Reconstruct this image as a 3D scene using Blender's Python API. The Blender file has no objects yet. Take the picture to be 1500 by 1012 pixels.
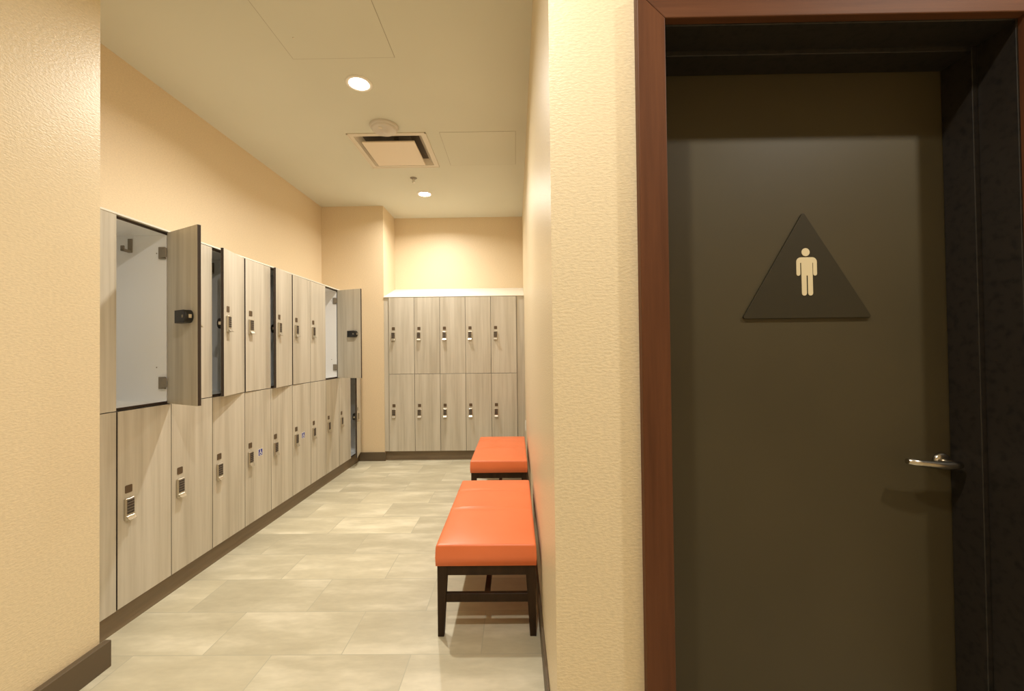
import bpy, bmesh, math, random
from mathutils import Vector, Matrix
S = bpy.context.scene
COL = S.collection
R = math.radians
random.seed(4)

# ------------------------------------------------------------------ room measures (metres)
H = 1.33                                  # eye height
ZC = 3.149                                # ceiling
XL, XW = -1.911, -2.392                   # front of the long locker bank, wall behind it
Y0, W = 1.995, 0.3149                     # first locker seam, locker pitch
ZB, ZS, ZT = 0.116, 1.063, 2.011          # bottom, split and top of the lockers
YP, XP = 5.158, -1.623                    # pillar face and its side
YB, YL, X0 = 5.65, 5.149, -1.561          # back wall, back bank front, back bank first seam
XR = 0.11                                 # right wall of the locker room
XN, YN = -1.779, 1.778                    # near left wall and its end
YD = 1.24                                 # wall with the door
DX0, DX1, DZ = 0.446, 1.490, 2.293        # door opening inside the timber casing
HALL_Y, HALL_X = -1.3, 3.2

# ------------------------------------------------------------------ node helpers
def mat(name, color=(.8, .8, .8), rough=.5, metal=0., spec=.5):
    m = bpy.data.materials.new(name); m.use_nodes = True
    b = m.node_tree.nodes['Principled BSDF']
    b.inputs['Base Color'].default_value = (*color, 1)
    b.inputs['Roughness'].default_value = rough
    b.inputs['Metallic'].default_value = metal
    b.inputs['Specular IOR Level'].default_value = spec
    return m
def nd(m, t, **k):
    n = m.node_tree.nodes.new(t)
    for a, v in k.items(): setattr(n, a, v)
    return n
def lk(m, a, b): m.node_tree.links.new(a, b)
def bsdf(m): return m.node_tree.nodes['Principled BSDF']
def coords(m, scale, rnd=False, loc=(0, 0, 0)):
    tc = nd(m, 'ShaderNodeTexCoord'); mp = nd(m, 'ShaderNodeMapping')
    mp.inputs['Scale'].default_value = scale; mp.inputs['Location'].default_value = loc
    if rnd:
        oi = nd(m, 'ShaderNodeObjectInfo'); mu = nd(m, 'ShaderNodeMath', operation='MULTIPLY'); mu.inputs[1].default_value = 37.
        ad = nd(m, 'ShaderNodeVectorMath', operation='ADD')
        lk(m, oi.outputs['Random'], mu.inputs[0]); lk(m, tc.outputs['Object'], ad.inputs[0]); lk(m, mu.outputs[0], ad.inputs[1])
        lk(m, ad.outputs[0], mp.inputs['Vector'])
    else:
        lk(m, tc.outputs['Object'], mp.inputs['Vector'])
    return mp.outputs[0]
def noise(m, vec, scale=1., detail=3., rough=.5):
    n = nd(m, 'ShaderNodeTexNoise'); n.inputs['Scale'].default_value = scale
    n.inputs['Detail'].default_value = detail; n.inputs['Roughness'].default_value = rough
    lk(m, vec, n.inputs['Vector']); return n.outputs['Fac']
def ramp(m, fac, stops):
    r = nd(m, 'ShaderNodeValToRGB'); e = r.color_ramp.elements
    while len(e) < len(stops): e.new(.5)
    for i, (p, c) in enumerate(stops): e[i].position = p; e[i].color = (*c, 1)
    lk(m, fac, r.inputs[0]); return r.outputs[0]
def mixc(m, f, a, b, mode='MIX'):
    x = nd(m, 'ShaderNodeMix', data_type='RGBA', blend_type=mode)
    if isinstance(f, float): x.inputs[0].default_value = f
    else: lk(m, f, x.inputs[0])
    lk(m, a, x.inputs[6]); lk(m, b, x.inputs[7]); return x.outputs[2]
def bump(m, h, strength=.2, dist=.001):
    b = nd(m, 'ShaderNodeBump'); b.inputs['Strength'].default_value = strength; b.inputs['Distance'].default_value = dist
    lk(m, h, b.inputs['Height']); lk(m, b.outputs[0], bsdf(m).inputs['Normal'])

# ------------------------------------------------------------------ materials
def wallpaper(name, color, sheen=.45, strength=.6):
    m = mat(name, color, sheen, spec=.5)
    # embossed vinyl: short horizontal ripples and a fine weave
    tc = nd(m, 'ShaderNodeTexCoord')
    sx = nd(m, 'ShaderNodeSeparateXYZ'); lk(m, tc.outputs['Object'], sx.inputs[0])
    ad = nd(m, 'ShaderNodeMath', operation='ADD'); lk(m, sx.outputs[0], ad.inputs[0]); lk(m, sx.outputs[1], ad.inputs[1])
    cb = nd(m, 'ShaderNodeCombineXYZ'); lk(m, ad.outputs[0], cb.inputs[0]); lk(m, sx.outputs[2], cb.inputs[1])
    mp = nd(m, 'ShaderNodeMapping'); mp.inputs['Scale'].default_value = (75, 165, 1); lk(m, cb.outputs[0], mp.inputs[0])
    n1 = noise(m, mp.outputs[0], 1., 1.6, .5)
    mp2 = nd(m, 'ShaderNodeMapping'); mp2.inputs['Scale'].default_value = (330, 330, 1); lk(m, cb.outputs[0], mp2.inputs[0])
    n2 = noise(m, mp2.outputs[0], 1., 1.)
    a = nd(m, 'ShaderNodeMath', operation='MULTIPLY_ADD'); a.inputs[1].default_value = .35
    lk(m, n2, a.inputs[0]); lk(m, n1, a.inputs[2])
    bump(m, a.outputs[0], strength, .0022)
    c0 = tuple(c * .94 for c in color); c1 = tuple(min(1, c * 1.05) for c in color)
    lk(m, ramp(m, n1, [(.3, c0), (.7, c1)]), bsdf(m).inputs['Base Color'])
    return m
M = {}
M['paper'] = wallpaper('cream_embossed_wallpaper', (.73, .62, .43), .38, .5)
M['paper_tan'] = wallpaper('tan_wallpaper', (.71, .58, .40), .5, .3)
M['ceil'] = mat('ceiling_paint', (.60, .59, .50), .85, spec=.2)
m = M['ceil']; lk(m, ramp(m, noise(m, coords(m, (1.1, 1.1, 1)), 1., 2.), [(.3, (.625, .62, .525)), (.7, (.655, .65, .555))]), bsdf(m).inputs['Base Color'])

m = M['floor'] = mat('floor_tile', (.7, .65, .5), .38, spec=.4)
tc = nd(m, 'ShaderNodeTexCoord'); mp = nd(m, 'ShaderNodeMapping'); mp.inputs['Location'].default_value = (1.0935, -1.86, 0)
lk(m, tc.outputs['Object'], mp.inputs['Vector'])
def brick(c1, c2, mo, size):
    b = nd(m, 'ShaderNodeTexBrick', offset=.5, offset_frequency=2)
    b.inputs['Color1'].default_value = (*c1, 1); b.inputs['Color2'].default_value = (*c2, 1); b.inputs['Mortar'].default_value = (*mo, 1)
    b.inputs['Scale'].default_value = 1.; b.inputs['Mortar Size'].default_value = size; b.inputs['Mortar Smooth'].default_value = .1
    b.inputs['Brick Width'].default_value = .617; b.inputs['Row Height'].default_value = .3085; b.inputs['Bias'].default_value = 0.
    lk(m, mp.outputs[0], b.inputs['Vector']); return b
br = brick((0, 0, 0), (1, 1, 1), (.5, .5, .5), .0)
jt = brick((0, 0, 0), (0, 0, 0), (1, 1, 1), .0022)
sc = nd(m, 'ShaderNodeVectorMath', operation='SCALE'); lk(m, br.outputs['Color'], sc.inputs[0]); sc.inputs['Scale'].default_value = 23.
ad = nd(m, 'ShaderNodeVectorMath', operation='ADD'); lk(m, sc.outputs[0], ad.inputs[0]); lk(m, mp.outputs[0], ad.inputs[1])
m1 = nd(m, 'ShaderNodeMapping'); m1.inputs['Scale'].default_value = (2.1, 7., 1); lk(m, ad.outputs[0], m1.inputs[0])
streak = noise(m, m1.outputs[0], 1., 4., .55)
m2 = nd(m, 'ShaderNodeMapping'); m2.inputs['Scale'].default_value = (18, 45, 1); lk(m, ad.outputs[0], m2.inputs[0])
fine = noise(m, m2.outputs[0], 1., 4., .6)
base = ramp(m, streak, [(.34, (.54, .495, .365)), (.52, (.61, .565, .425)), (.68, (.76, .71, .56))])
tint = ramp(m, br.outputs['Color'], [(0., (.88, .88, .87)), (.6, (.96, .96, .95)), (1., (1.12, 1.12, 1.11))])
c = mixc(m, 1., base, tint, 'MULTIPLY')
c = mixc(m, .35, c, ramp(m, fine, [(.3, (.82, .82, .82)), (.7, (1.06, 1.06, 1.06))]), 'MULTIPLY')
g = nd(m, 'ShaderNodeRGB'); g.outputs[0].default_value = (.45, .43, .33, 1)
c = mixc(m, jt.outputs['Color'], c, g.outputs[0])
lk(m, c, bsdf(m).inputs['Base Color'])
inv = nd(m, 'ShaderNodeMath', operation='SUBTRACT'); inv.inputs[0].default_value = 1.; lk(m, jt.outputs['Fac'], inv.inputs[1])
bump(m, inv.outputs[0], .3, .001)

def laminate(name, dark, midc, light, rough=.42):
    m = mat(name, midc, rough, spec=.35)
    a = noise(m, coords(m, (42, 42, 1.6), True), 1., 4., .6)
    b = noise(m, coords(m, (13, 13, .7), True), 1., 3., .5)
    s = nd(m, 'ShaderNodeMath', operation='MULTIPLY_ADD'); s.inputs[1].default_value = .45
    lk(m, a, s.inputs[0])
    t = nd(m, 'ShaderNodeMath', operation='MULTIPLY'); t.inputs[1].default_value = .55; lk(m, b, t.inputs[0]); lk(m, t.outputs[0], s.inputs[2])
    lk(m, ramp(m, s.outputs[0], [(.36, dark), (.5, midc), (.64, light)]), bsdf(m).inputs['Base Color'])
    return m
M['lam'] = laminate('ash_grey_laminate', (.445, .405, .33), (.535, .495, .415), (.605, .565, .485))
M['edge'] = mat('dark_edge_band', (.035, .022, .016), .5)
M['white'] = mat('white_melamine', (.88, .89, .90), .4)
M['whitetop'] = mat('white_top', (.74, .71, .63), .5)
M['plinth'] = mat('brown_plinth', (.185, .135, .082), .45)
m = M['plinth']; lk(m, ramp(m, noise(m, coords(m, (3, 3, 40)), 1., 3.), [(.3, (.165, .12, .072)), (.7, (.21, .155, .096))]), bsdf(m).inputs['Base Color'])
M['skirt'] = mat('brown_rubber_skirting', (.105, .075, .044), .5)
M['plate'] = mat('bronze_number_plate', (.125, .085, .05), .4, .3)
M['nickel'] = mat('satin_nickel', (.62, .58, .50), .32, 1.)
M['key'] = mat('black_keys', (.05, .037, .028), .45)
M['keyline'] = mat('grey_key_gaps', (.33, .29, .235), .4, .6)
M['black'] = mat('black_plastic', (.012, .011, .010), .4)
M['hinge'] = mat('grey_hinge', (.27, .235, .185), .5, .2)
M['sblue'] = mat('blue_sticker', (.035, .045, .30), .5)
M['swhite'] = mat('white_sticker', (.85, .85, .85), .5)

m = M['leather'] = mat('orange_leather', (.83, .225, .085), .36, spec=.5)
lv = noise(m, coords(m, (160, 160, 160)), 1., 3.); bump(m, lv, .12, .0006)
lk(m, ramp(m, noise(m, coords(m, (4, 4, 4)), 1., 2.), [(.3, (.76, .185, .064)), (.7, (.82, .205, .074))]), bsdf(m).inputs['Base Color'])
def wood(name, dark, light, scale, rough=.35):
    m = mat(name, light, rough, spec=.5)
    a = noise(m, coords(m, scale), 1., 5., .62)
    lk(m, ramp(m, a, [(.3, dark), (.7, light)]), bsdf(m).inputs['Base Color'])
    if 'casing' in name or 'espresso' in name: bsdf(m).inputs['Specular IOR Level'].default_value = .18
    return m
M['espresso'] = wood('espresso_wood', (.020, .011, .005), (.042, .023, .011), (30, 30, 3), .5)
M['casing_v'] = wood('cherry_casing_upright', (.075, .027, .011), (.13, .049, .020), (24, 24, 1.1), .5)
M['casing_h'] = wood('cherry_casing_head', (.075, .027, .011), (.13, .049, .020), (1.1, 24, 24), .62)
M['jamb'] = mat('black_brown_metal_frame', (.016, .012, .009), .5)
m = M['jamb']; lk(m, ramp(m, noise(m, coords(m, (45, 45, 45)), 1., 3.), [(.32, (.006, .005, .004)), (.5, (.017, .013, .010))]), bsdf(m).inputs['Base Color'])
M['door'] = mat('taupe_painted_door', (.072, .053, .031), .5, spec=.35)
m = M['door']; lk(m, ramp(m, noise(m, coords(m, (2.2, 2.2, 2.2)), 1., 3.), [(.3, (.050, .039, .0185)), (.7, (.058, .045, .0215))]), bsdf(m).inputs['Base Color'])
M['sign'] = mat('bronze_sign', (.026, .020, .008), .6, spec=.3)
M['cream'] = mat('cream_pictogram', (.62, .53, .34), .5)
M['chrome'] = mat('satin_chrome', (.55, .50, .42), .25, 1.)
M['detector'] = mat('off_white_plastic', (.60, .56, .50), .5)
M['vent'] = mat('vent_enamel', (.66, .60, .49), .5)
M['plaque'] = mat('plaque_enamel', (.74, .64, .51), .5)
M['ventdark'] = mat('vent_inside_shade', (.15, .125, .095), .7)  # dark colour stands in for the shade up inside the diffuser
M['gap'] = mat('shadow_gap', (.36, .33, .25), .8)
M['trimwhite'] = mat('white_trim_ring', (.8, .77, .7), .5)
M['lens'] = bpy.data.materials.new('lit_lens'); M['lens'].use_nodes = True
b = bsdf(M['lens']); b.inputs['Base Color'].default_value = (.9, .88, .8, 1)
b.inputs['Emission Color'].default_value = (1, .93, .78, 1); b.inputs['Emission Strength'].default_value = 60.

# ------------------------------------------------------------------ mesh helpers
class MB:
    def __init__(s): s.bm = bmesh.new(); s.mats = []
    def mi(s, m):
        if m not in s.mats: s.mats.append(m)
        return s.mats.index(m)
    def box(s, x0, x1, y0, y1, z0, z1, m, bevel=0., seg=2, facemat=None):
        t = bmesh.new()
        bmesh.ops.create_cube(t, size=1.)
        for v in t.verts:
            v.co = Vector(((x0 + x1) / 2 + v.co.x * (x1 - x0), (y0 + y1) / 2 + v.co.y * (y1 - y0), (z0 + z1) / 2 + v.co.z * (z1 - z0)))
        if bevel: bmesh.ops.bevel(t, geom=t.edges[:], offset=bevel, segments=seg, profile=.5, affect='EDGES')
        i = s.mi(m)
        for f in t.faces:
            f.material_index = i
            if facemat:
                n = f.normal
                for ax, mm in facemat.items():
                    if abs(n['xyz'.index(ax)]) > .9: f.material_index = s.mi(mm)
        s.add(t)
        return s
    def add(s, t, mtx=None):
        t.normal_update()
        if mtx: bmesh.ops.transform(t, matrix=mtx, verts=t.verts)
        mp = {v: s.bm.verts.new(v.co) for v in t.verts}
        for f in t.faces:
            try: g = s.bm.faces.new([mp[v] for v in f.verts])
            except ValueError: continue
            g.material_index = f.material_index; g.smooth = f.smooth
        t.free()
    def poly(s, pts, m, depth, axis='y', at=0., bevel=0.):
        """extrude the outline pts (2D) by depth along the axis; y: (x,z) outline, x: (y,z) outline, z: (x,y) outline"""
        t = bmesh.new(); i = s.mi(m)
        def P(p, d):
            return Vector((p[0], d, p[1])) if axis == 'y' else Vector((d, p[0], p[1])) if axis == 'x' else Vector((p[0], p[1], d))
        a = [t.verts.new(P(p, at)) for p in pts]; c = [t.verts.new(P(p, at + depth)) for p in pts]
        fa = t.faces.new(a); fc = t.faces.new(c[::-1])
        n = len(pts)
        for k in range(n): t.faces.new([a[k], c[k], c[(k + 1) % n], a[(k + 1) % n]])
        bmesh.ops.recalc_face_normals(t, faces=t.faces)
        if bevel: bmesh.ops.bevel(t, geom=list({e for f in (fa, fc) for e in f.edges}), offset=bevel, segments=2, profile=.5, affect='EDGES')
        for f in t.faces: f.material_index = i
        s.add(t); return s
    def lathe(s, prof, m, n=40, mtx=None, smooth=True):
        """prof: (r, z) list"""
        t = bmesh.new(); i = s.mi(m); rings = []
        for r, z in prof:
            rings.append([t.verts.new((r * math.cos(2 * math.pi * k / n), r * math.sin(2 * math.pi * k / n), z)) for k in range(n)] if r > 1e-6 else [t.verts.new((0, 0, z))])
        for a, c in zip(rings, rings[1:]):
            for k in range(n):
                q = [a[k % len(a)], a[(k + 1) % len(a)], c[(k + 1) % len(c)], c[k % len(c)]]
                u = []
                for v in q:
                    if v not in u: u.append(v)
                if len(u) > 2:
                    f = t.faces.new(u); f.material_index = i; f.smooth = smooth
        bmesh.ops.recalc_face_normals(t, faces=t.faces)
        s.add(t, mtx); return s
    def tube(s, pts, m, r, n=12, flat=1.):
        """round bar along a polyline; r: radius or list; flat squeezes it vertically"""
        t = bmesh.new(); i = s.mi(m); rings = []
        pts = [Vector(p) for p in pts]
        for k, p in enumerate(pts):
            d = (pts[min(k + 1, len(pts) - 1)] - pts[max(k - 1, 0)]).normalized()
            up = Vector((0, 0, 1)) if abs(d.z) < .9 else Vector((1, 0, 0))
            a = d.cross(up).normalized(); c = a.cross(d).normalized()
            rr = r[k] if isinstance(r, (list, tuple)) else r
            rings.append([t.verts.new(p + a * rr * math.cos(2 * math.pi * j / n) + c * rr * flat * math.sin(2 * math.pi * j / n)) for j in range(n)])
        for a, c in zip(rings, rings[1:]):
            for j in range(n):
                f = t.faces.new([a[j], a[(j + 1) % n], c[(j + 1) % n], c[j]]); f.smooth = True; f.material_index = i
        for e in (rings[0], rings[-1][::-1]): t.faces.new(e).material_index = i
        bmesh.ops.recalc_face_normals(t, faces=t.faces)
        s.add(t); return s
    def build(s, name, parent=None, loc=None, rotz=0.):
        me = bpy.data.meshes.new(name); s.bm.normal_update(); s.bm.to_mesh(me); s.bm.free()
        for mm in s.mats: me.materials.append(mm)
        o = bpy.data.objects.new(name, me); COL.objects.link(o)
        if parent: o.parent = parent
        if loc: o.location = loc
        o.rotation_euler.z = rotz
        return o
def tag(o, label, cat, group=None):
    o['label'] = label; o['category'] = cat
    if group: o['group'] = group
    return o
def thing(name, label, cat, loc=(0, 0, 0), rotz=0., group=None):
    o = bpy.data.objects.new(name, None); COL.objects.link(o); o.empty_display_size = .1
    o.location = loc; o.rotation_euler.z = rotz
    return tag(o, label, cat, group)
def struct(name, mb, label=None):
    o = mb.build(name); o['kind'] = 'structure'
    o['label'] = label or name.replace('_', ' '); return o
def bx(m, *a, **k): return MB().box(*a, m, **k)

# ------------------------------------------------------------------ the room shell
struct('floor', bx(M['floor'], -2.6, HALL_X + .1, HALL_Y - .1, YB + .1, -.1, 0.), 'pale stone-look floor tiles laid in running bond')
# ceiling with a square hole for the air diffuser
VX0, VX1, VY0, VY1 = -1.385, -.725, 3.435, 4.09
mb = MB(); ch = M['ceil']
EX0, EX1, EY0, EY1 = VX0 + .045, VX1 - .045, VY0 + .045, VY1 - .045
mb.box(-2.6, EX0, HALL_Y - .1, YB + .1, ZC, ZC + .25, ch); mb.box(EX1, HALL_X + .1, HALL_Y - .1, YB + .1, ZC, ZC + .25, ch)
mb.box(EX0, EX1, HALL_Y - .1, EY0, ZC, ZC + .25, ch); mb.box(EX0, EX1, EY1, YB + .1, ZC, ZC + .25, ch)
mb.box(EX0, EX1, EY0, EY1, ZC + .2, ZC + .25, ch)
struct('ceiling', mb, 'cream painted ceiling with recessed downlights')
struct('wall_left', bx(M['paper_tan'], XW - .15, XW, YN - .1, YB + .1, 0, ZC), 'tan wall above the long locker bank')
struct('wall_left_near', bx(M['paper'], -2.6, XN, HALL_Y - .1, YN, 0, ZC), 'cream embossed wall end beside the long locker bank')
struct('wall_column', bx(M['paper_tan'], XW, XP, YP, YB + .1, 0, ZC), 'tan wall column between the two locker banks')
struct('wall_back', bx(M['paper_tan'], XP, XR + .2, YB, YB + .1, 0, ZC), 'tan back wall above the short locker bank')
struct('wall_right', bx(M['paper'], XR, XR + .14, YD + .2, YB, 0, ZC), 'cream embossed wall behind the benches')
mb = MB(); p = M['paper']
JX0, JX1, JZ = DX0 - .045, DX1 + .045, DZ + .045
mb.box(XR, JX0, YD, YD + .2, 0, ZC, p); mb.box(JX1, HALL_X, YD, YD + .2, 0, ZC, p); mb.box(JX0, JX1, YD, YD + .2, JZ, ZC, p)
struct('wall_door', mb, 'cream embossed wall around the dark door')
struct('wall_hall_rear', bx(M['paper'], XN, HALL_X, HALL_Y - .1, HALL_Y, 0, ZC), 'cream wall at the rear of the hallway')
struct('wall_hall_right', bx(M['paper'], HALL_X, HALL_X + .1, HALL_Y - .1, YD + .2, 0, ZC), 'cream wall closing the hallway')
# skirtings
struct('baseboard_left', bx(M['skirt'], XN, XN + .029, HALL_Y, YN + .024, 0, .112, bevel=.003), 'dark brown skirting of the near wall')
mb = MB(); mb.box(XL - .03, XP + .012, YP - .012, YP, 0, .108, M['skirt'], bevel=.003)
struct('baseboard_column', mb, 'dark brown skirting of the wall column')
struct('baseboard_right', bx(M['skirt'], XR - .012, XR, YD - .012, YL - .002, 0, .108, bevel=.003), 'dark brown skirting below the benches')
struct('baseboard_door', bx(M['skirt'], XR - .012, DX0 - .085, YD - .012, YD, 0, .108, bevel=.003), 'dark brown skirting beside the door')
struct('trim_3', bx(M['plinth'], XW, XL - .03, YN + .002, YP - .002, 0, ZB - .0005), 'brown plinth below the long locker bank')
struct('trim_4', bx(M['plinth'], XP + .002, XR - .001, YL + .05, YB, 0, ZB - .0005), 'brown plinth below the short locker bank')

# ------------------------------------------------------------------ door
def casing_side(mb, sx):
    xi, xo = (DX0, DX0 - .082) if sx < 0 else (DX1, DX1 + .082)
    mb.poly([(xi, 0), (xi, DZ), (xo, DZ + .082), (xo, 0)], M['casing_v'], .032, 'y', YD - .032, .003)
mb = MB(); casing_side(mb, -1); casing_side(mb, 1)
mb.poly([(DX0, DZ), (DX1, DZ), (DX1 + .082, DZ + .082), (DX0 - .082, DZ + .082)], M['casing_h'], .032, 'y', YD - .032, .003)
struct('trim_1', mb, 'mitred cherry wood casing around the dark door')
mb = MB(); j = M['jamb']
a0, a1, az = DX0 + .005, DX1 - .005, DZ - .005        # outer part of the metal frame
b0, b1, bz = DX0 + .021, DX1 - .021, DZ - .021        # the stop
DYF = YD + .2
mb.box(JX0, a0, YD - .006, YD + .10, 0, JZ, j, bevel=.002); mb.box(a1, JX1, YD - .006, YD + .10, 0, JZ, j, bevel=.002); mb.box(a0, a1, YD - .006, YD + .10, az, JZ, j, bevel=.002)
mb.box(JX0, b0, YD + .10, DYF - .002, 0, JZ, j, bevel=.002); mb.box(b1, JX1, YD + .10, DYF - .002, 0, JZ, j, bevel=.002); mb.box(b0, b1, YD + .10, DYF - .002, bz, JZ, j, bevel=.002)
struct('trim_2', mb, 'black-brown metal door frame with stop')
door = bx(M['door'], a0 + .002, a1 - .002, DYF, DYF + .045, .008, az - .002, bevel=.002).build('door_1')
door['kind'] = 'structure'; door['label'] = 'dark taupe door with a triangular sign and lever handle'
# lever handle
hx, hz = 1.438, .941
mb = MB()
rose = Matrix.Translation((hx, DYF, hz)) @ Matrix.Rotation(R(90), 4, 'X')
mb.lathe([(0, .014), (.020, .014), (.026, .010), (.029, .004), (.029, 0), (0, 0)], M['chrome'], 40, rose)
mb.lathe([(0, .060), (.0085, .060), (.0105, .056), (.0105, .012)], M['chrome'], 24, rose)
pts = [(hx + .006, DYF - .055, hz), (hx - .02, DYF - .060, hz), (hx - .05, DYF - .063, hz + .001), (hx - .08, DYF - .062, hz + .004), (hx - .125, DYF - .060, hz + .009), (hx - .165, DYF - .057, hz + .015)]
mb.tube(pts, M['chrome'], [.0125, .0140, .0140, .0130, .0115, .0095], 14, .95)
h = mb.build('handle', door); h['label'] = 'satin chrome lever handle'
# sign: a triangle with the pictogram of a man
U = .427 / 907.
cx, zb_ = .9925, 1.4305
def sp(x, y): return (cx + (x - 629) * U, zb_ + (868 - y) * U)
def rounded(pts, r, n=6):
    out = []
    for i, p in enumerate(pts):
        p = Vector(p); a = (Vector(pts[i - 1]) - p).normalized(); c = (Vector(pts[(i + 1) % len(pts)]) - p).normalized()
        ang = a.angle(c); d = r / math.tan(ang / 2); mid = p + (a + c).normalized() * (r / math.sin(ang / 2))
        s0, s1 = p + a * d - mid, p + c * d - mid
        t0 = math.atan2(s0.y, s0.x); t1 = math.atan2(s1.y, s1.x)
        while t1 - t0 > math.pi: t1 -= 2 * math.pi
        while t1 - t0 < -math.pi: t1 += 2 * math.pi
        out += [(mid.x + r * math.cos(t0 + (t1 - t0) * k / n), mid.y + r * math.sin(t0 + (t1 - t0) * k / n)) for k in range(n + 1)]
    return out
sg = thing('restroom_sign', 'brown triangular sign with a cream man pictogram on the dark door', 'sign', (cx, DYF, zb_))
inv_s = Matrix.Translation((-cx, -DYF, -zb_))
mb = MB(); mb.poly(rounded([sp(163, 868), sp(1098, 868), sp(616, 96)], .006), M['sign'], .008, 'y', DYF - .0085, .0015)
o = mb.build('sign_plate', sg, (-cx, -DYF, -zb_))
mb = MB(); yq = DYF - .0100
mb.poly([sp(625 + 29 * math.cos(t * math.pi / 16), 391 + 29 * math.sin(t * math.pi / 16)) for t in range(32)], M['cream'], .002, 'y', yq)
def arc(x, y, r, a0, a1, n=6): return [(x + r * math.cos(R(a0 + (a1 - a0) * k / n)), y + r * math.sin(R(a0 + (a1 - a0) * k / n))) for k in range(n + 1)]
body = arc(590, 461, 33, 180, 270) + arc(671, 461, 33, 270, 360) + arc(690.5, 548, 13.5, 0, 180) + [(677, 468), (672, 468)] + arc(655.5, 688, 17.5, 0, 180) + [(638, 560), (628, 560)] + arc(611, 688, 17.5, 0, 180) + [(592, 468), (584, 468)] + arc(570.5, 548, 13.5, 0, 180)
mb.poly([sp(*q) for q in body], M['cream'], .002, 'y', yq)
o = mb.build('pictogram', sg, (-cx, -DYF, -zb_)); o['label'] = 'raised cream figure of a standing man'

# ------------------------------------------------------------------ lockers
DEP = .46
def locker_meshes(h, tag_):
    """template meshes in locker space: x along the front, y into the wall, z up"""
    me = {}
    def mk(key, mb):
        o = mb.build(key); me[key] = o.data; bpy.data.objects.remove(o)
    e = .0006; t = .008
    mb = MB(); w = M['white']
    mb.box(e, t, .0195, DEP, e, h - e, w); mb.box(W - t, W - e, .0195, DEP, e, h - e, w)
    mb.box(t, W - t, .0195, DEP, e, .014, w); mb.box(t, W - t, .0195, DEP, h - .014, h - e, w)
    mb.box(t, W - t, DEP - .008, DEP, .014, h - .014, w)
    mb.box(e, W - e, .0188, .0195, e, .014, M['edge']); mb.box(e, W - e, .0188, .0195, h - .014, h - e, M['edge'])
    mb.box(e, .004, .0188, .0195, .014, h - .014, M['edge']); mb.box(W - .004, W - e, .0188, .0195, .014, h - .014, M['edge'])
    for z in (.20, .90 * h - .02):                                  # system holes in the side
        for y in (.075,):
            mb.lathe([(0, .0008), (.0035, .0008), (.0035, 0), (0, 0)], M['hinge'], 10, Matrix.Translation((W - t, y, z)) @ Matrix.Rotation(R(-90), 4, 'Y'))
    mk('body', mb)
    # the door hangs from its outer far edge
    L = W - .004
    mb = MB(); mb.box(-L, 0, 0, .018, .0022, h - .0022, M['lam'], bevel=.0008, seg=1, facemat={'x': M['edge'], 'z': M['edge']})
    mk('door', mb)
    return me
LM = locker_meshes(ZS - ZB, 'l')
H1 = ZS - ZB
def tmpl(name, mb):
    o = mb.build(name); d = o.data; bpy.data.objects.remove(o); return d
L = W - .004
def dx(a): return a - (W - .002)          # door space x from the distance to the near edge
PT = {}
mb = MB(); mb.poly(rounded([(dx(.039), .541), (dx(.077), .541), (dx(.077), .579), (dx(.039), .579)], .005, 4), M['plate'], .0022, 'y', -.0022, .0006)
PT['number_plate'] = tmpl('number_plate', mb)
mb = MB(); mb.box(dx(.032), dx(.080), -.0125, 0, .412, .517, M['nickel'], bevel=.0035, seg=3)
PT['lock_body'] = tmpl('lock_body', mb)
mb = MB(); mb.box(dx(.0365), dx(.0755), -.0137, -.012, .441, .5115, M['keyline'])
for r in range(5):
    for c_ in range(2):
        mb.box(dx(.0378 + c_ * .0188), dx(.0378 + c_ * .0188 + .0178), -.0152, -.0135, .4425 + r * .0138, .4425 + r * .0138 + .0112, M['key'], bevel=.0008, seg=1)
PT['keypad'] = tmpl('keypad', mb)
# pull lever: a curved lip that leaves the foot of the lock outwards
prof_o = [(-.009, .436), (-.0145, .431), (-.020, .4225), (-.0245, .4165), (-.0280, .4160)]
prof_i = [(-.0275, .4125), (-.0235, .4130), (-.018, .4190), (-.0125, .4275), (-.009, .4305)]
mb = MB(); mb.poly(prof_o + prof_i, M['nickel'], .042, 'x', dx(.035), .0006)
PT['pull_lever'] = tmpl('pull_lever', mb)
# lock case on the inner face
mb = MB(); zc = .468
pts = [(dx(.150), zc - .034), (dx(.150), zc + .034)] + [(dx(.066) - .030 * math.sin(t), zc + .034 * math.cos(t)) for t in [math.pi * k / 10 for k in range(11)]]
mb.poly(pts, M['black'], .038, 'y', .018, .004)
mb.box(dx(.030), dx(.040), .030, .044, zc - .010, zc + .010, M['nickel'], bevel=.001, seg=1); mb.box(dx(.060), dx(.075), .0555, .0572, zc - .007, zc + .007, M['hinge'], bevel=.0006, seg=1)
PT['lock_case'] = tmpl('lock_case', mb)
# hinges on the far side wall of the carcass
for key, z in (('hinge', .115), ('hinge_low', H1 - .115)):
    mb = MB(); mb.box(W - .0215, W - .008, .020, .056, z - .033, z + .033, M['hinge'], bevel=.002, seg=1); mb.box(W - .030, W - .0215, .006, .034, z - .026, z + .026, M['hinge'], bevel=.002, seg=1)
    PT[key] = tmpl('hinge', mb)
mb = MB(); mb.box(.008, .0115, .024, .046, .438, .494, M['hinge'], bevel=.001, seg=1); mb.box(.0115, .016, .030, .038, .450, .482, M['hinge'], bevel=.001, seg=1)
PT['strike_plate'] = tmpl('strike_plate', mb)
mb = MB(); xw_ = W - .008
mb.box(xw_ - .006, xw_, .208, .234, H1 - .110, H1 - .032, M['hinge'], bevel=.002, seg=1)
mb.box(xw_ - .052, xw_ - .003, .211, .231, H1 - .110, H1 - .097, M['hinge'], bevel=.003, seg=2); mb.box(xw_ - .052, xw_ - .044, .211, .231, H1 - .110, H1 - .080, M['hinge'], bevel=.003, seg=2)
PT['coat_hook'] = tmpl('coat_hook', mb)
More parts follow.
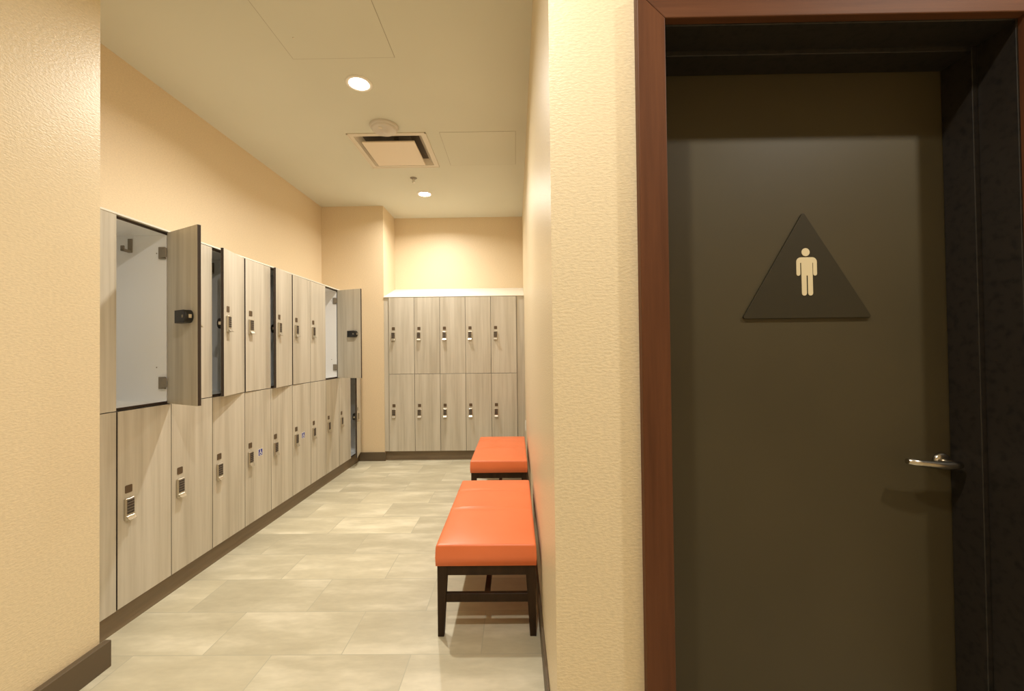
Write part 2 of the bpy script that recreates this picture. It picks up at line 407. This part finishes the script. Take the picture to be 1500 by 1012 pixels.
# wheelchair sticker, edges in door space
mb = MB(); s = .047; sx_, sz_ = dx(.154), .460
mb.box(sx_ - .003, sx_ + s + .003, -.0006, 0, sz_ - .003, sz_ + s + .003, M['swhite'])
mb.box(sx_, sx_ + s, -.0010, -.0006, sz_, sz_ + s, M['sblue'])
def stp(u, v): return (sx_ + u * s, sz_ + v * s)
def bar(p, q, wd):
    p, q = Vector(p), Vector(q); d = (q - p).normalized(); n = Vector((-d.y, d.x)) * wd / 2
    return [stp(*(p + n)), stp(*(q + n)), stp(*(q - n)), stp(*(p - n))]
yk = -.0014
mb.poly([stp(.44 + .075 * math.cos(k * math.pi / 8), .86 + .075 * math.sin(k * math.pi / 8)) for k in range(16)], M['swhite'], .0004, 'y', yk)
for p, q in (((.44, .78), (.47, .44)), ((.47, .62), (.68, .60)), ((.44, .46), (.70, .44)), ((.68, .47), (.78, .20)), ((.74, .20), (.88, .24))):
    mb.poly(bar(p, q, .085), M['swhite'], .0004, 'y', yk)
wc, wr = (.46, .32), .22
arcp = [R(110 + k * 22) for k in range(12)]
for t0, t1 in zip(arcp, arcp[1:]):
    mb.poly(bar((wc[0] + wr * math.cos(t0), wc[1] + wr * math.sin(t0)), (wc[0] + wr * math.cos(t1), wc[1] + wr * math.sin(t1)), .07), M['swhite'], .0004, 'y', yk)
PT['accessibility_sticker'] = tmpl('accessibility_sticker', mb)

def inst(name, data, parent, loc=(0, 0, 0), rotz=0., label=None):
    o = bpy.data.objects.new(name, data); COL.objects.link(o); o.parent = parent
    o.location = loc; o.rotation_euler.z = rotz
    if label: o['label'] = label
    return o
def locker(label, loc, rotz, group, angle=0., sticker=False, inside=False):
    t = thing('locker', label, 'locker', loc, rotz, group)
    inst('body', LM['body'], t)
    d = inst('door', LM['door'], t, (W - .002, 0, 0), R(angle))
    inst('number_plate', PT['number_plate'], d); inst('lock_body', PT['lock_body'], d)
    inst('keypad', PT['keypad'], d); inst('pull_lever', PT['pull_lever'], d)
    if sticker: inst('accessibility_sticker', PT['accessibility_sticker'], d, label='blue square sticker with white wheelchair symbol')
    if angle > 5: inst('lock_case', PT['lock_case'], d, label='black lock case on the inner face')
    if inside:
        inst('hinge', PT['hinge'], t); inst('hinge', PT['hinge_low'], t)
        inst('strike_plate', PT['strike_plate'], t); inst('coat_hook', PT['coat_hook'], t)
    return t
UP = [('upper ash-grey locker beside the cream wall end, door wide open over its white interior', 62.75, True),
      ('closed upper locker half hidden behind the nearest wide-open locker door', 0, False),
      ('upper locker with door ajar by the wider dark gap, third along the long bank', 12.5, True),
      ('closed upper locker between the two upper lockers whose doors stand ajar', 1.2, False),
      ('upper locker with door ajar by a narrow dark gap, fifth along the long bank', 7.5, True),
      ('closed upper locker just past the narrowly ajar one in the long bank', 1.2, False),
      ('closed upper locker just before the far wide-open locker near the column', 0, False),
      ('upper locker with door wide open at the far end, near the wall column', 69.5, True),
      ('closed upper locker behind the far wide-open door, next to its hinges', 0, False),
      ('closed upper locker against the wall column, behind the far wide-open door', 0, False)]
LO = [('lower locker directly under the nearest wide-open upper locker, bright lever on its lock', 0, False, False),
      ('lower locker second from the cream wall end, no sticker', 0, False, False),
      ('lower locker under the upper locker with the wider ajar gap', 0, False, False),
      ('lower locker with the nearer of the two blue wheelchair stickers', 0, True, False),
      ('lower locker between the two lockers that carry blue wheelchair stickers', 0, False, False) ,
      ('lower locker with the farther of the two blue wheelchair stickers', 0, True, False),
      ('lower locker just past the farther blue wheelchair sticker', 0, False, False),
      ('lower locker directly under the far wide-open upper locker', 0, False, False),
      ('closed lower locker next to the ajar lower locker by the column', 0, False, False),
      ('lower locker with its door ajar, last of the long bank against the column', 12.75, False, True)]
for k in range(10):
    lb, an, ins = UP[k]; locker(lb, (XL, Y0 + W * k, ZS), R(90), 'upper lockers of the long left bank', an, False, ins)
    lb, an, st, ins = LO[k]; locker(lb, (XL, Y0 + W * k, ZB), R(90), 'lower lockers of the long left bank', an, st, ins)
ordn = ['first from the wall column', 'second from the wall column', 'middle of the five across', 'second from the right wall', 'nearest the right wall']
for k in range(5):
    locker('closed upper grey locker of the short back bank, ' + ordn[k], (X0 + W * k, YL, ZS), 0, 'upper lockers of the short back bank')
    locker('closed lower grey locker of the short back bank, ' + ordn[k], (X0 + W * k, YL, ZB), 0, 'lower lockers of the short back bank')
# filler panels and tops
tag(bx(M['lam'], XL - .05, XL - .002, YN + .004, Y0 - .004, ZS + .0022, ZT).build('filler_panel'), 'narrow grey laminate strip between the cream wall end and the nearest open upper locker', 'filler panel', 'filler panels by the cream wall end')
tag(bx(M['lam'], XL - .05, XL - .002, YN + .004, Y0 - .004, ZB, ZS - .0022).build('filler_panel'), 'narrow grey laminate strip beside the lower locker at the cream wall end', 'filler panel', 'filler panels by the cream wall end')
tag(bx(M['lam'], XP + .001, X0 - .003, YL + .012, YL + .07, ZB, ZT).build('filler_panel'), 'slim grey laminate strip between the wall column and the back lockers', 'filler panel')
tag(bx(M['lam'], X0 + 5 * W + .003, XR - .001, YL + .012, YL + .07, ZB, ZT).build('filler_panel'), 'grey laminate strip between the back lockers and the right wall', 'filler panel')
tag(bx(M['whitetop'], XW + .001, XL, YN + .003, YP - .002, ZT, ZT + .009).build('cover_board'), 'thin flat white top over the long left locker bank', 'cover board')
mb = MB(); mb.poly([(YL - .002, ZT), (YL - .002, ZT + .007), (YB - .001, ZT + .172), (YB - .001, ZT)], M['whitetop'], XR - XP - .002, 'x', XP + .001)
tag(mb.build('cover_board'), 'sloping white top over the short back locker bank', 'cover board')

# ------------------------------------------------------------------ benches
BX0, BX1, BL, BZ = -.385, .085, .985, .437
def make_bench(label, y):
    t = thing('bench', label, 'bench', (0, y, 0), 0, 'orange benches along the right wall')
    # cushion: box with a crowned top and two cross tucks
    bm = bmesh.new(); nx, ny = 24, 60; zt, zb = BZ - .006, .331
    def g(u, v):
        ex = min(u, 1 - u) * (BX1 - BX0); ey = min(v, 1 - v) * BL
        e = lambda d, r: 0 if d >= r else 1 - math.sqrt(max(0, 1 - ((r - d) / r) ** 2))
        z = zt - .009 * e(ex, .011) - .009 * e(ey, .011) + .014 * (1 - (2 * u - 1) ** 4) * (1 - (2 * v - 1) ** 6) - .003
        for c_ in (.44, .765):
            cc = c_ - .012 * math.sin(u * 3)
            d = (v - cc) * BL
            z -= .0085 * math.exp(-(d / .010) ** 2) * (1 - u) ** .6 * min(1, u * 6) - .0035 * math.exp(-((d - .020) / .014) ** 2) * (1 - u)
        return z
    def warp(t_): return t_
    us = sorted(set([0, .004, .012, .025, .045] + [i / nx for i in range(1, nx)] + [.955, .975, .988, .996, 1])); vs = sorted(set([0, .002, .006, .012, .02] + [i / ny for i in range(1, ny)] + [.98, .988, .994, .998, 1]))
    G = [[bm.verts.new((BX0 + u * (BX1 - BX0), v * BL, g(u, v))) for v in vs] for u in us]
    for i in range(len(us) - 1):
        for j_ in range(len(vs) - 1):
            f = bm.faces.new([G[i][j_], G[i + 1][j_], G[i + 1][j_ + 1], G[i][j_ + 1]]); f.smooth = True
    per = [G[i][0] for i in range(len(us))] + [G[-1][j_] for j_ in range(1, len(vs))] + [G[i][-1] for i in range(len(us) - 2, -1, -1)] + [G[0][j_] for j_ in range(len(vs) - 2, 0, -1)]
    low = [bm.verts.new((v.co.x, v.co.y, zb)) for v in per]
    mid_ = [bm.verts.new((v.co.x + (.002 if v.co.x > 0 else -.002) * (abs(v.co.x - (BX0 + BX1) / 2) > .234), v.co.y + (.002 if v.co.y > BL / 2 else -.002) * (min(v.co.y, BL - v.co.y) < .001), (v.co.z + zb) / 2)) for v in per]
    n = len(per)
    for k in range(n):
        q = (k + 1) % n
        for A, B in ((per, mid_), (mid_, low)):
            f = bm.faces.new([A[k], B[k], B[q], A[q]]); f.smooth = True
    bm.faces.new(low)
    bmesh.ops.recalc_face_normals(bm, faces=bm.faces)
    mb = MB(); i = mb.mi(M['leather'])
    mb.add(bm); o = mb.build('cushion', t); o['label'] = 'orange leather cushion with two cross tucks'
    # frame: four aprons
    w = M['espresso']; x0, x1, y0, y1 = BX0 + .006, BX1 - .004, .006, BL - .006
    mb = MB(); q_ = .0015
    mb.box(x0 + .04, x1 - .04, y0 + q_, y0 + .024, .284, .331, w, bevel=.001, seg=1); mb.box(x0 + .04, x1 - .04, y1 - .024, y1 - q_, .284, .331, w, bevel=.001, seg=1)
    mb.box(x0 + q_, x0 + .024, y0 + .04, y1 - .04, .284, .331, w, bevel=.001, seg=1); mb.box(x1 - .024, x1 - q_, y0 + .04, y1 - .04, .284, .331, w, bevel=.001, seg=1)
    mb.build('apron', t)
    for sx in (0, 1):
        for sy in (0, 1):
            bm = bmesh.new(); A, B = .047, .029
            cx0 = x0 if sx == 0 else x1; cy0 = y0 if sy == 0 else y1; dx_ = 1 if sx == 0 else -1; dy_ = 1 if sy == 0 else -1
            q = []
            for z, a in ((0, B), (.331, A)):
                q.append([bm.verts.new((cx0 + dx_ * p[0] * a - dx_ * (0 if z else .0), cy0 + dy_ * p[1] * a, z)) for p in ((0, 0), (1, 0), (1, 1), (0, 1))])
            bm.faces.new(q[0]); bm.faces.new(q[1])
            for k in range(4): bm.faces.new([q[0][k], q[0][(k + 1) % 4], q[1][(k + 1) % 4], q[1][k]])
            bmesh.ops.recalc_face_normals(bm, faces=bm.faces)
            bmesh.ops.bevel(bm, geom=bm.edges[:], offset=.0015, segments=1, affect='EDGES')
            mb = MB(); mb.mi(w); mb.add(bm); mb.build('leg', t)
    for yy in (y0 + .008, y1 - .008 - .022):
        mb = MB(); mb.box(x0 + .028, x1 - .028, yy, yy + .022, .155, .195, w, bevel=.0015, seg=1); mb.build('stretcher', t)
    mb = MB(); xm = (x0 + x1) / 2; mb.box(xm - .012, xm + .012, y0 + .03, y1 - .03, .157, .193, w, bevel=.0015, seg=1); mb.build('stretcher', t)
    return t
make_bench('orange leather bench with dark wooden legs, the nearer of the two along the wall', 1.966)
make_bench('orange leather bench farther from the camera, in front of the back lockers', 3.462)

# ------------------------------------------------------------------ ceiling fittings
def downlight(label, x, y, seen=True):
    t = thing('downlight', label, 'ceiling light', (x, y, ZC), 0, 'round recessed downlights')
    mb = MB(); mb.lathe([(.088, 0), (.088, -.004), (.083, -.007), (.066, -.007), (.062, -.002), (.062, 0)], M['trimwhite'], 40); mb.build('trim_ring', t)
    mb = MB(); mb.lathe([(0, -.0045), (.058, -.0030), (.062, -.0005)], M['lens'], 32); o = mb.build('lens', t); o['label'] = 'glowing warm white lens'
    return t
HLX = [(-.12, .42), (1.85, .42)]
ROOM = [(-1.035, 2.795), (-1.025, 4.785)]
downlight('bright round downlight in front of the smoke detector', *ROOM[0])
downlight('bright round downlight near the back wall, beyond the sprinkler head', *ROOM[1])
downlight('round downlight over the hallway, before the cream wall corner', *HLX[0])
downlight('round downlight over the hallway, facing the dark door', *HLX[1])
# smoke detector
t = thing('smoke_detector', 'round off-white smoke detector on the ceiling beside the air diffuser', 'smoke detector', (-1.035, 3.335, ZC))
mb = MB(); mb.lathe([(.112, 0), (.112, -.008), (.108, -.018), (.098, -.022), (0, -.022)], M['detector'], 48); mb.build('base', t)
mb = MB(); mb.lathe([(.100, -.020), (.097, -.032), (.086, -.040), (.045, -.042), (.043, -.046), (.022, -.048), (.020, -.052), (0, -.052)], M['detector'], 48)
mb.lathe([(.016, -.0405), (.016, -.046), (.013, -.047), (0, -.047)], M['vent'], 20, Matrix.Translation((-.012, -.060, .0))); mb.build('cover', t)
# air diffuser
t = thing('air_diffuser', 'square white ceiling air diffuser with a flat hanging plaque', 'vent', ((VX0 + VX1) / 2, (VY0 + VY1) / 2, ZC))
hw, hd = (VX1 - VX0) / 2, (VY1 - VY0) / 2; v = M['vent']
mb = MB(); i_ = .045
for a in ((-hw, hw, -hd, -hd + i_), (-hw, hw, hd - i_, hd), (-hw, -hw + i_, -hd + i_, hd - i_), (hw - i_, hw, -hd + i_, hd - i_)):
    mb.box(*a, -.004, 0, v)
mb.box(-hw, hw, -hd, -hd + .012, -.006, -.004, v); mb.box(-hw, hw, hd - .012, hd, -.006, -.004, v)
mb.box(-hw, -hw + .012, -hd, hd, -.006, -.004, v); mb.box(hw - .012, hw, -hd, hd, -.006, -.004, v)
mb.build('frame', t)
mb = MB(); e_ = i_ - .03
q = [[(-hw + e_, -hd + e_), (hw - e_, -hd + e_), (hw - e_, hd - e_), (-hw + e_, hd - e_)], [(-hw + .22, -hd + .22), (hw - .22, -hd + .22), (hw - .22, hd - .22), (-hw + .22, hd - .22)]]
x1_, y1_ = hw - i_ - .002, hd - i_ - .002; x2_, y2_ = hw - .2, hd - .2
bm = bmesh.new()
A = [bm.verts.new((sx * x1_, sy * y1_, -.003)) for sx, sy in ((-1, -1), (1, -1), (1, 1), (-1, 1))]
B = [bm.verts.new((sx * x1_ * .86, sy * y1_ * .86, .045)) for sx, sy in ((-1, -1), (1, -1), (1, 1), (-1, 1))]
C = [bm.verts.new((sx * x2_, sy * y2_, .12)) for sx, sy in ((-1, -1), (1, -1), (1, 1), (-1, 1))]
vi, di = mb.mi(M['vent']), mb.mi(M['ventdark'])
for P_, Q_, im in ((A, B, vi), (B, C, di)):
    for k in range(4): bm.faces.new([P_[k], P_[(k + 1) % 4], Q_[(k + 1) % 4], Q_[k]]).material_index = im
bm.faces.new(C).material_index = di
mb.add(bm); mb.build('duct_cone', t)
px, py = .225, .225
mb = MB(); mb.box(-px - .01, px - .01, -py - .005, py - .005, -.030, -.018, M['plaque'], bevel=.002, seg=1)
mb.box(-.02, .02, -.02, .02, -.018, .125, M['ventdark'])
mb.build('plaque', t)
# sprinkler head
t = thing('hanging_sprinkler', 'small pendant fire sprinkler between the air diffuser and the far downlight', 'sprinkler', (-1.045, 4.345, ZC + .001))
mb = MB(); mb.lathe([(.036, 0), (.036, -.002), (.026, -.008), (.012, -.010), (0, -.010)], M['hinge'], 28); mb.build('escutcheon', t)
mb = MB(); mb.lathe([(.009, -.009), (.009, -.024), (.005, -.026), (.004, -.036)], M['nickel'], 16)
mb.tube([(-.010, 0, -.022), (-.013, 0, -.034), (-.006, 0, -.046), (0, 0, -.049)], M['nickel'], .002, 8); mb.tube([(.010, 0, -.022), (.013, 0, -.034), (.006, 0, -.046), (0, 0, -.049)], M['nickel'], .002, 8)
mb.lathe([(.016, -.049), (.016, -.051), (0, -.051)], M['nickel'], 20); mb.build('spray_head', t)
# access panels: a flush leaf inside a thin gap frame
def access(label, x0, x1, y0, y1):
    t = thing('access_panel', label, 'access panel', ((x0 + x1) / 2, (y0 + y1) / 2, ZC))
    a, b_ = (x1 - x0) / 2, (y1 - y0) / 2; g_ = .003
    mb = MB()
    for q in ((-a, a, -b_, -b_ + g_), (-a, a, b_ - g_, b_), (-a, -a + g_, -b_ + g_, b_ - g_), (a - g_, a, -b_ + g_, b_ - g_)): mb.box(*q, -.0008, 0, M['gap'])
    mb.build('frame', t)
    mb = MB(); mb.box(-a + g_, a - g_, -b_ + g_, b_ - g_, -.0016, 0, M['ceil'])
    mb.lathe([(.006, -.0016), (.006, -.0024), (0, -.0024)], M['vent'], 14, Matrix.Translation((-a * .7, -.02 + b_ * .5, 0))); mb.build('leaf', t)
access('square flush access panel in the ceiling right of the air diffuser', -.612, .022, 3.44, 4.06)
access('flush access panel in the ceiling before the nearer downlight', -1.353, -.722, 1.93, 2.553)
# power outlet on the right wall behind the far bench
t = thing('wall_outlet', 'small white outlet cover low on the right wall by the far bench', 'outlet', (XR, 4.9, .46))
mb = MB(); mb.box(-.006, 0, -.036, .036, -.057, .057, M['swhite'], bevel=.002); mb.build('cover_plate', t)
mb = MB()
for z in (-.024, .024): mb.box(-.0078, -.006, -.016, .016, z - .014, z + .014, M['swhite'], bevel=.0006, seg=1)
mb.build('socket', t)

# ------------------------------------------------------------------ light
def lamp(x, y, power, spread, color=(1, .945, .84)):
    l = bpy.data.lights.new('downlight_lamp', 'AREA'); l.shape = 'DISK'; l.size = .085; l.energy = power; l.spread = R(spread); l.color = color
    o = bpy.data.objects.new('downlight_lamp', l); COL.objects.link(o); o.location = (x, y, ZC - .010)
for x, y in ROOM: lamp(x, y, 35 if y < 4 else 29.5, 156)
for x, y in HLX: lamp(x, y, 30.5, 160)
w = bpy.data.worlds.new('world'); S.world = w; w.use_nodes = True
w.node_tree.nodes['Background'].inputs[0].default_value = (.9, .8, .65, 1); w.node_tree.nodes['Background'].inputs[1].default_value = .05

# ------------------------------------------------------------------ camera
cd = bpy.data.cameras.new('camera'); cam = bpy.data.objects.new('camera', cd); COL.objects.link(cam); S.camera = cam
cd.sensor_fit = 'HORIZONTAL'; cd.sensor_width = 36.; cd.lens = 613.8067 / 1500 * 36.; cd.clip_start = .02; cd.clip_end = 60
yaw, pitch, roll = .0085, .0135, -.0117
r0 = Vector((math.cos(yaw), math.sin(yaw), 0)); fh = Vector((-math.sin(yaw), math.cos(yaw), 0)); zz = Vector((0, 0, 1))
F = math.cos(pitch) * fh + math.sin(pitch) * zz; Uv = -math.sin(pitch) * fh + math.cos(pitch) * zz
c_, s_ = math.cos(roll), math.sin(roll)
rt = c_ * r0 + s_ * Uv; up = -s_ * r0 + c_ * Uv
mw = Matrix.Identity(4)
for i in range(3): mw[i][0], mw[i][1], mw[i][2] = rt[i], up[i], -F[i]
mw[2][3] = H
cam.matrix_world = mw

vs_ = S.view_settings; S.display_settings.display_device = 'sRGB'
vs_.view_transform = 'Standard'; vs_.look = 'None'; vs_.gamma = 1.; vs_.use_curve_mapping = False
vs_.exposure = 0.
S.cycles.max_bounces = 10; S.cycles.diffuse_bounces = 8; S.cycles.use_denoising = True
